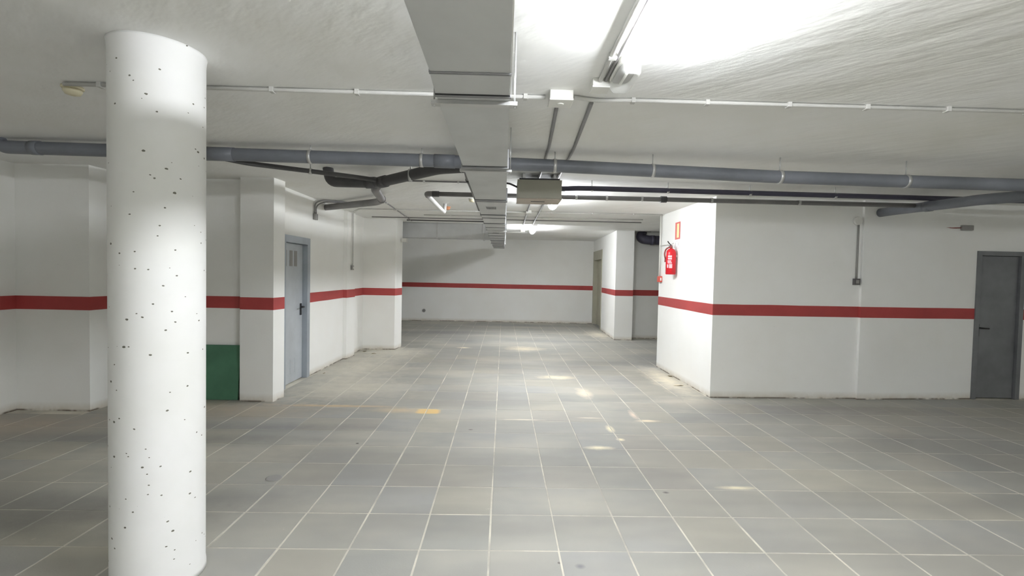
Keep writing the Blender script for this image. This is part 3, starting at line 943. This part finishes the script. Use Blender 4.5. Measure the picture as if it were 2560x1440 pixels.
YM = 4.15
RM = .055
def zm(x):
    pts = [(-4.2, 2.527), (-2.4, 2.513), (-.7, 2.502), (.43, 2.484), (1.68, 2.453), (2.4, 2.436), (3.6, 2.424), (4.55, 2.417), (9, 2.38)]
    for (a, za), (b_, zb) in zip(pts, pts[1:]):
        if x <= b_: return za + (zb - za) * (x - a) / (b_ - a) + RM
    return pts[-1][1] + RM
mp_ = tag(empty('drain_pipe', (0, YM, 2.5)), 'thick grey-blue drain pipe crossing the whole ceiling above the duct', 'pipe')
MB().tube([(-4.36, YM, CEIL), (-4.30, YM, zm(-4.2))] + [(x, YM, zm(x)) for x in (-2.4, -.7, .43, 1.68, 2.4, 3.6, 4.55, XR)], RM, 28, .09).build('pipe_run', 'pvc', mp_)
for x in (-1.69, -.73, .43, 1.29, 2.42, 3.55, 5.0): clamp(mp_, x, YM, zm(x), RM)
for x0, x1 in ((-4.06, -3.98), (-2.62, -2.34), (-.62, -.44), (5.35, 5.6)): coupling(mp_, (x0, YM, zm(x0)), (x1, YM, zm(x1)), RM + .004, 'pvc')

b1 = tag(empty('branch_pipe', (-1.33, 5.0, 2.5)), 'thick dark grey pipe slanting from the main pipe left to a stub bend', 'pipe')
zj = 2.515
MB().tube([(-.30, 4.30, zm(-.3)), (-.62, 4.42, 2.55), (-1.30, 4.98, zj), (-1.42, 5.03, zj), (-1.84, 5.03, zj), (-1.865, 5.03, CEIL)], .053, 24, .07).build('pipe_run', 'pvc_dark', b1)
coupling(b1, (-1.23, 4.925, zj + .003), (-1.30, 4.985, zj), .061, 'pvc_dark')
coupling(b1, (-1.36, 5.015, zj), (-1.46, 5.03, zj), .061, 'pvc_dark')
clamp(b1, -.93, 4.67, 2.533, .056)
b2 = tag(empty('branch_pipe', (-1.7, 6.4, 2.5)), 'grey pipe bending back from the pipe joint to the left wall above the door', 'pipe')
MB().tube([(-1.33, 5.03, zj), (-1.50, 5.5, 2.53), (-1.66, 6.45, 2.555), (-1.80, 6.72, 2.56), (-2.86, 7.62, 2.585)], .048, 24, .12).build('pipe_run', 'pvc_mid', b2)
coupling(b2, (-1.645, 6.36, 2.553), (-1.66, 6.44, 2.555), .055, 'pvc_mid')
b3 = tag(empty('thin_pipe', (-1.8, 4.6, 2.5)), 'thin dark pipe leaving the main pipe and slanting right to the joint', 'pipe')
MB().tube([(-2.45, YM, 2.535), (-2.28, 4.24, 2.515), (-1.6, 4.72, 2.525), (-1.38, 4.90, 2.53), (-1.30, 4.99, 2.52)], .022, 16, .08).build('pipe_run', 'pvc_dark', b3)
clamp(b3, -1.85, 4.545, 2.521, .023)

gp = tag(empty('grey_pipe', (0, 5.57, 2.5)), 'slim mid-grey pipe crossing just above the duct with a bend at its left end', 'pipe')
zg = 2.504
YG = 5.57
MB().tube([(-.86, YG, zg), (4.90, YG + .02, zg)], .027, 20).build('pipe_run', 'pvc_mid', gp)
MB().tube([(-.80, YG, zg), (-.915, YG, zg), (-.925, YG + .13, zg)], .032, 20, .05).build('elbow', 'pvc_mid', gp)
MB().tube([(-.85, YG, zg), (-.77, YG, zg)], .034, 20).build('coupling', 'pvc_dark', gp)
MB().tube([(1.84, YG + .01, zg), (1.91, YG + .01, zg)], .038, 20).build('coupling', 'pvc_dark', gp)
MB().tube([(-.925, YG + .10, zg), (-.93, 7.34, zg + .012), (-.93, 7.42, CEIL)], .027, 20, .05).build('white_leg', 'pvc_white', gp)['label'] = 'white pipe leg'
for x in (.84, 1.20, 1.62, 2.45, 3.5): clamp(gp, x, YG + .01, zg, .027, rod=False)
tp = tag(empty('thin_pipe', (-.36, 5.2, 2.45)), 'thin grey pipe running along the left side of the duct', 'pipe')
MB().tube([(-.355, 4.24, 2.49), (-.352, 4.40, 2.455), (-.345, 5.1, 2.452), (-.35, 6.55, 2.452), (-.35, 6.60, CEIL)], .015, 14, .04).build('pipe_run', 'pvc_mid', tp)
coupling(tp, (-.352, 4.42, 2.455), (-.350, 4.52, 2.4545), .020, 'pvc_dark')

dp = tag(empty('indigo_pipe', (2, 5.35, 2.56)), 'slim dark indigo pipe leaving the beige ceiling box to the right', 'pipe')
MB().tube([(.52, 5.30, 2.545), (.66, 5.30, 2.550), (.80, 5.34, 2.568), (1.1, 5.35, 2.570), (7.2, 5.45, 2.560)], .029, 18, .06).build('pipe_run', 'pvc_blue', dp)
for x in (.98, 1.85, 2.8, 3.8): clamp(dp, x, 5.355 + (x - 1.1) * .0164, 2.569 - (x - 1.1) * .0016, .029)
cb = tag(empty('power_cable', (.08, 5.1, 2.5)), 'dark cable between the duct and the beige ceiling box', 'cable')
MB().tube([(-.02, 5.06, 2.555), (.05, 5.07, 2.55), (.14, 5.10, 2.515)], .010, 10, .02).build('cable_run', 'pvc_dark', cb)

bp = tag(empty('branch_pipe', (5, 5, 2.46)), 'thick purple-grey pipe slanting from the right wall towards the main pipe', 'pipe')
MB().tube([(4.99, 6.22, 2.500), (4.97, 5.95, 2.495), (4.93, 4.80, 2.455), (5.55, 4.15, zm(5.55))], .056, 24, .10).build('pipe_run', 'pvc', bp)
coupling(bp, (4.96, 5.5, 2.48), (4.958, 5.42, 2.478), .062, 'pvc')

fp = tag(empty('large_bend_pipe', (3.5, 11.5, 2.55)), 'large dark blue-grey pipe with a bend above the recess beside the far pillar', 'pipe')
MB().tube([(3.50, 11.93, CEIL2), (3.40, 11.80, 2.54), (3.62, 11.76, 2.50), (6.5, 11.76, 2.49)], .115, 28, .14).build('pipe_run', 'pvc_blue', fp)
MB().tube([(3.66, 11.76, 2.50), (3.76, 11.76, 2.50)], .122, 28).build('coupling', 'pvc_blue', fp)

# ------------------------------------------------------------------ beige ceiling box (fan unit)
fb = tag(empty('ceiling_box', (.37, 5.17, 2.37)), 'beige sheet-metal box hanging under the ceiling right of the duct', 'box')
MB().box((.13, 5.0, 2.388), (.60, 5.34, 2.585), .004).build('box_casing', 'box_beige', fb)
MB().box((.128, 4.998, 2.376), (.602, 5.342, 2.3875), .003).build('bottom_panel', 'box_under', fb)
MB().box((.28, 5.12, 2.3735), (.43, 5.15, 2.3762), 0).build('bottom_slot', 'black', fb)
MB().box((.15, 5.03, 2.586), (.58, 5.31, 2.606), .002).build('gap_shade', 'black', fb)  # solid black slab painting the shade in the gap above the box
for x in (.20, .53):
    MB().box((x - .015, 5.05, 2.606), (x + .015, 5.29, CEIL), .002).build('mounting_bracket', 'steel', fb)

# ------------------------------------------------------------------ left wall fittings
s1 = tag(empty('wall_socket', (-2.85, 7.2, 2.36)), 'small grey junction box with looped conduit above the grey door', 'junction box')
MB().box((-2.866, 7.14, 2.34), (-2.825, 7.24, 2.43), .004).build('box_body', 'plastic_grey', s1)
MB().tube([(-2.845, 7.17, 2.43), (-2.845, 7.17, 2.60), (-2.74, 7.22, 2.645), (-2.45, 7.45, 2.645)], .012, 10, .10).build('conduit_tube', 'conduit_grey', s1)
MB().tube([(-2.845, 7.21, 2.43), (-2.845, 7.21, 2.56), (-2.74, 7.28, 2.63), (-2.45, 7.50, 2.645)], .010, 10, .10).build('conduit_tube', 'conduit_grey', s1)
s2 = tag(empty('light_switch', (-2.75, 8.66, 1.64)), 'small grey switch at the foot of the conduit on the left pilaster', 'switch')
MB().box((-2.772, 8.62, 1.60), (-2.735, 8.70, 1.68), .003).build('switch_body', 'plastic_grey', s2)
MB().box((-2.735, 8.64, 1.62), (-2.731, 8.68, 1.66), .001).build('rocker', 'plastic_white', s2)

# far wall outlet
so_ = tag(empty('wall_outlet', (-2.58, 15.49, .33)), 'small round grey outlet low on the far end wall', 'outlet')
MB().lathe([(.055, 0), (.055, -.012), (.045, -.018)], (-2.58, 15.499, .33), 24, 'y').build('outlet_plate', 'plastic_grey', so_)
MB().lathe([(.016, -.018), (.016, -.02)], (-2.58, 15.499, .33), 16, 'y').build('outlet_core', 'plastic_dark', so_)

# ------------------------------------------------------------------ right wall fittings
rc = tag(empty('switch_conduit', (4.70, 6.2, 1.6)), 'grey conduit with round box above and square switch below on right wall', 'switch')
MB().lathe([(.055, 0), (.055, -.030), (.05, -.036)], (4.69, 6.2215, 2.385), 28, 'y').build('round_box', 'plastic_white', rc)
MB().tube([(4.705, 6.208, 2.34), (4.705, 6.208, 1.62)], .012, 10).build('conduit_tube', 'plastic_grey', rc)
MB().box((4.665, 6.185, 1.535), (4.745, 6.224, 1.62), .003).build('switch_body', 'plastic_dark', rc)
MB().box((4.685, 6.181, 1.555), (4.725, 6.185, 1.60), .001).build('rocker', 'plastic_grey', rc)
es = tag(empty('door_lamp', (6.26, 6.27, 2.34)), 'small grey fitting with a cable on the wall above the dark door', 'lamp')
MB().box((6.17, 6.265, 2.30), (6.33, 6.309, 2.37), .01).build('lamp_body', 'plastic_grey', es)
MB().tube([(6.17, 6.29, 2.335), (6.05, 6.292, 2.33), (5.85, 6.283, 2.34)], .007, 8, .03).build('cable_run', 'copper', es)

cc = conduit('corner_conduit', [(2.715, 8.17, 1.60), (2.715, 8.17, CEIL)], .016, 'plastic_white', 'white vertical conduit at the far corner of the right block')
ca = tag(empty('alarm_call_point', (2.71, 8.14, 1.55)), 'small red alarm button box at the foot of the white corner conduit', 'alarm')
MB().box((2.686, 8.08, 1.50), (2.737, 8.20, 1.60), .004).build('call_point_body', 'red_sign', ca)
MB().box((2.70, 8.076, 1.525), (2.722, 8.08, 1.575), .001).build('call_point_glass', 'white_print', ca)

# fire sign
fs = tag(empty('fire_sign', (2.755, 7.45, 2.3)), 'red framed sign with pale yellow upright panel above the extinguisher', 'sign')
XS = 2.7465
MB().box((XS - .003, 7.35, 2.19), (XS + .002, 7.55, 2.46), 0).build('sign_plate', 'red_sign', fs)
MB().box((XS - .0042, 7.385, 2.215), (XS - .003, 7.475, 2.435), 0).build('sign_panel', 'cream_sign', fs)
ft = tag(empty('instruction_card', (2.755, 7.45, 2.1)), 'white card with small dark marks directly under the red sign', 'sign')
MB().box((XS - .003, 7.36, 2.04), (XS + .002, 7.56, 2.18), 0).build('card_plate', 'white_print', ft)
MB().box((XS - .004, 7.39, 2.09), (XS - .003, 7.40, 2.14), 0).build('card_mark', 'plastic_grey', ft)
MB().box((XS - .004, 7.52, 2.09), (XS - .003, 7.53, 2.14), 0).build('card_mark', 'plastic_grey', ft)
MB().box((XS - .004, 7.45, 2.155), (XS - .003, 7.46, 2.165), 0).build('card_mark', 'plastic_grey', ft)

# fire extinguisher
EX, EY, EZ = 2.655, 7.46, 1.63
fe = tag(empty('fire_extinguisher', (EX, EY, EZ)), 'red fire extinguisher hanging on the white wall under the red sign', 'extinguisher')
r = .077
MB().lathe([(r - .008, 0), (r, .008), (r, .33), (r * .93, .365), (r * .7, .395), (r * .35, .41), (.02, .415)], (EX, EY, EZ), 40).build('cylinder_body', 'red', fe)
MB().lathe([(r + .002, 0), (r + .002, .012)], (EX, EY, EZ + .018), 40).build('base_ring', 'red', fe)
MB().lathe([(.018, 0), (.022, .01), (.018, .045), (.012, .05)], (EX, EY, EZ + .413), 20).build('valve', 'copper', fe)
h = MB()
h.box((EX - .012, EY - .015, EZ + .455), (EX + .012, EY + .10, EZ + .466), .003)
h.tube([(EX, EY, EZ + .46), (EX - .02, EY + .05, EZ + .50), (EX - .05, EY + .02, EZ + .525)], .008, 10, .03)
h.build('handle', 'black', fe)
MB().tube([(EX, EY - .02, EZ + .44), (EX - .02, EY - .06, EZ + .475), (EX, EY - .10, EZ + .49)], .005, 8, .03).build('carry_lever', 'steel', fe)
MB().tube([(EX - .01, EY + .02, EZ + .44), (EX - .06, EY + .075, EZ + .41), (EX - .075, EY + .095, EZ + .33), (EX - .06, EY + .085, EZ + .25)], .011, 12, .06).build('hose', 'copper', fe)
MB().tube([(EX - .06, EY + .085, EZ + .25), (EX - .055, EY + .08, EZ + .20)], [.012, .02], 12).build('nozzle', 'copper', fe)
def curved_label(a0, a1, z0, z1, mat, name='printed_label'):
    bm = bmesh.new()
    n = 10
    rows = []
    for k in range(n + 1):
        a = math.radians(a0 + (a1 - a0) * k / n)
        for_r = []
        for rr, zz in ((r + .0003, z0), (r + .0012, z0), (r + .0012, z1), (r + .0003, z1)):
            for_r.append(bm.verts.new((EX + math.cos(a) * rr, EY + math.sin(a) * rr, EZ + zz)))
        rows.append(for_r)
    for p, q in zip(rows, rows[1:]):
        for k in range(4): bm.faces.new((p[k], p[(k + 1) % 4], q[(k + 1) % 4], q[k]))
    bm.faces.new(rows[0]); bm.faces.new(rows[-1])
    c = MB(); c.add(bm)
    return c.build(name, mat, fe)
curved_label(215, 262, .27, .30, 'pink_print'); curved_label(215, 262, .235, .262, 'pink_print')
curved_label(210, 255, .20, .222, 'pink_print'); curved_label(212, 262, .175, .192, 'pink_print')
curved_label(232, 268, .10, .165, 'pink_print'); curved_label(205, 224, .105, .16, 'pink_print')
MB().box((EX + r - .002, EY - .03, EZ + .27), (2.749, EY + .03, EZ + .31), .002).build('wall_hook', 'steel', fe)
tb = conduit('corner_conduit', [(2.715, 8.15, 2.13), (2.715, 7.82, 2.13)], .008, 'plastic_white', 'short white horizontal conduit between corner conduit and extinguisher')

# ------------------------------------------------------------------ small things on the floor
def scrap(x, y, w, l, rz, mat, label, name='paper_scrap', cat='scrap'):
    bm = bmesh.new()
    rr = random.Random(int(x * 1000))
    n = 9
    top = []; bot = []
    for k in range(n):
        a = 2 * math.pi * k / n
        q = rr.uniform(.7, 1.1)
        px, py = math.cos(a) * w * q, math.sin(a) * l * q
        zz = rr.uniform(.001, .012)
        bot.append(bm.verts.new((px, py, zz)))
        top.append(bm.verts.new((px * .96, py * .96, zz + .003)))
    bm.faces.new(top); bm.faces.new(bot[::-1])
    for k in range(n): bm.faces.new((bot[k], bot[(k + 1) % n], top[(k + 1) % n], top[k]))
    me = bpy.data.meshes.new(name); bm.to_mesh(me); bm.free(); me.materials.append(M[mat])
    o = bpy.data.objects.new(name, me); o.location = (x, y, .002); o.rotation_euler = (0, 0, rz)
    link(o)
    return tag(o, label, cat)
scrap(2.60, 6.83, .085, .03, .2, 'paper', 'thin torn pale scrap on the floor beside the right block')
scrap(-2.45, 9.05, .05, .02, .4, 'debris', 'small brown crumb on the floor before the left block', 'mortar_crumb', 'debris')
scrap(-2.70, 9.30, .05, .025, 1.0, 'debris', 'brown mortar crumb in the corner of the left block', 'mortar_crumb', 'debris')
scrap(-2.72, 7.25, .05, .012, 1.5, 'debris', 'brown crumb at the wall foot just past the grey door', 'mortar_crumb', 'debris')
scrap(2.70, 7.45, .03, .05, .3, 'debris', 'brown mortar crumb at the foot of the extinguisher wall', 'mortar_crumb', 'debris')
fd = tag(MB().lathe([(.058, 0), (.058, .003), (.05, .0045)], (-1.71, 3.57, .001), 28).build('floor_cap', 'plastic_grey', origin=(-1.71, 3.57, .001)), 'small round grey cap set in the floor right of the round column', 'cap')
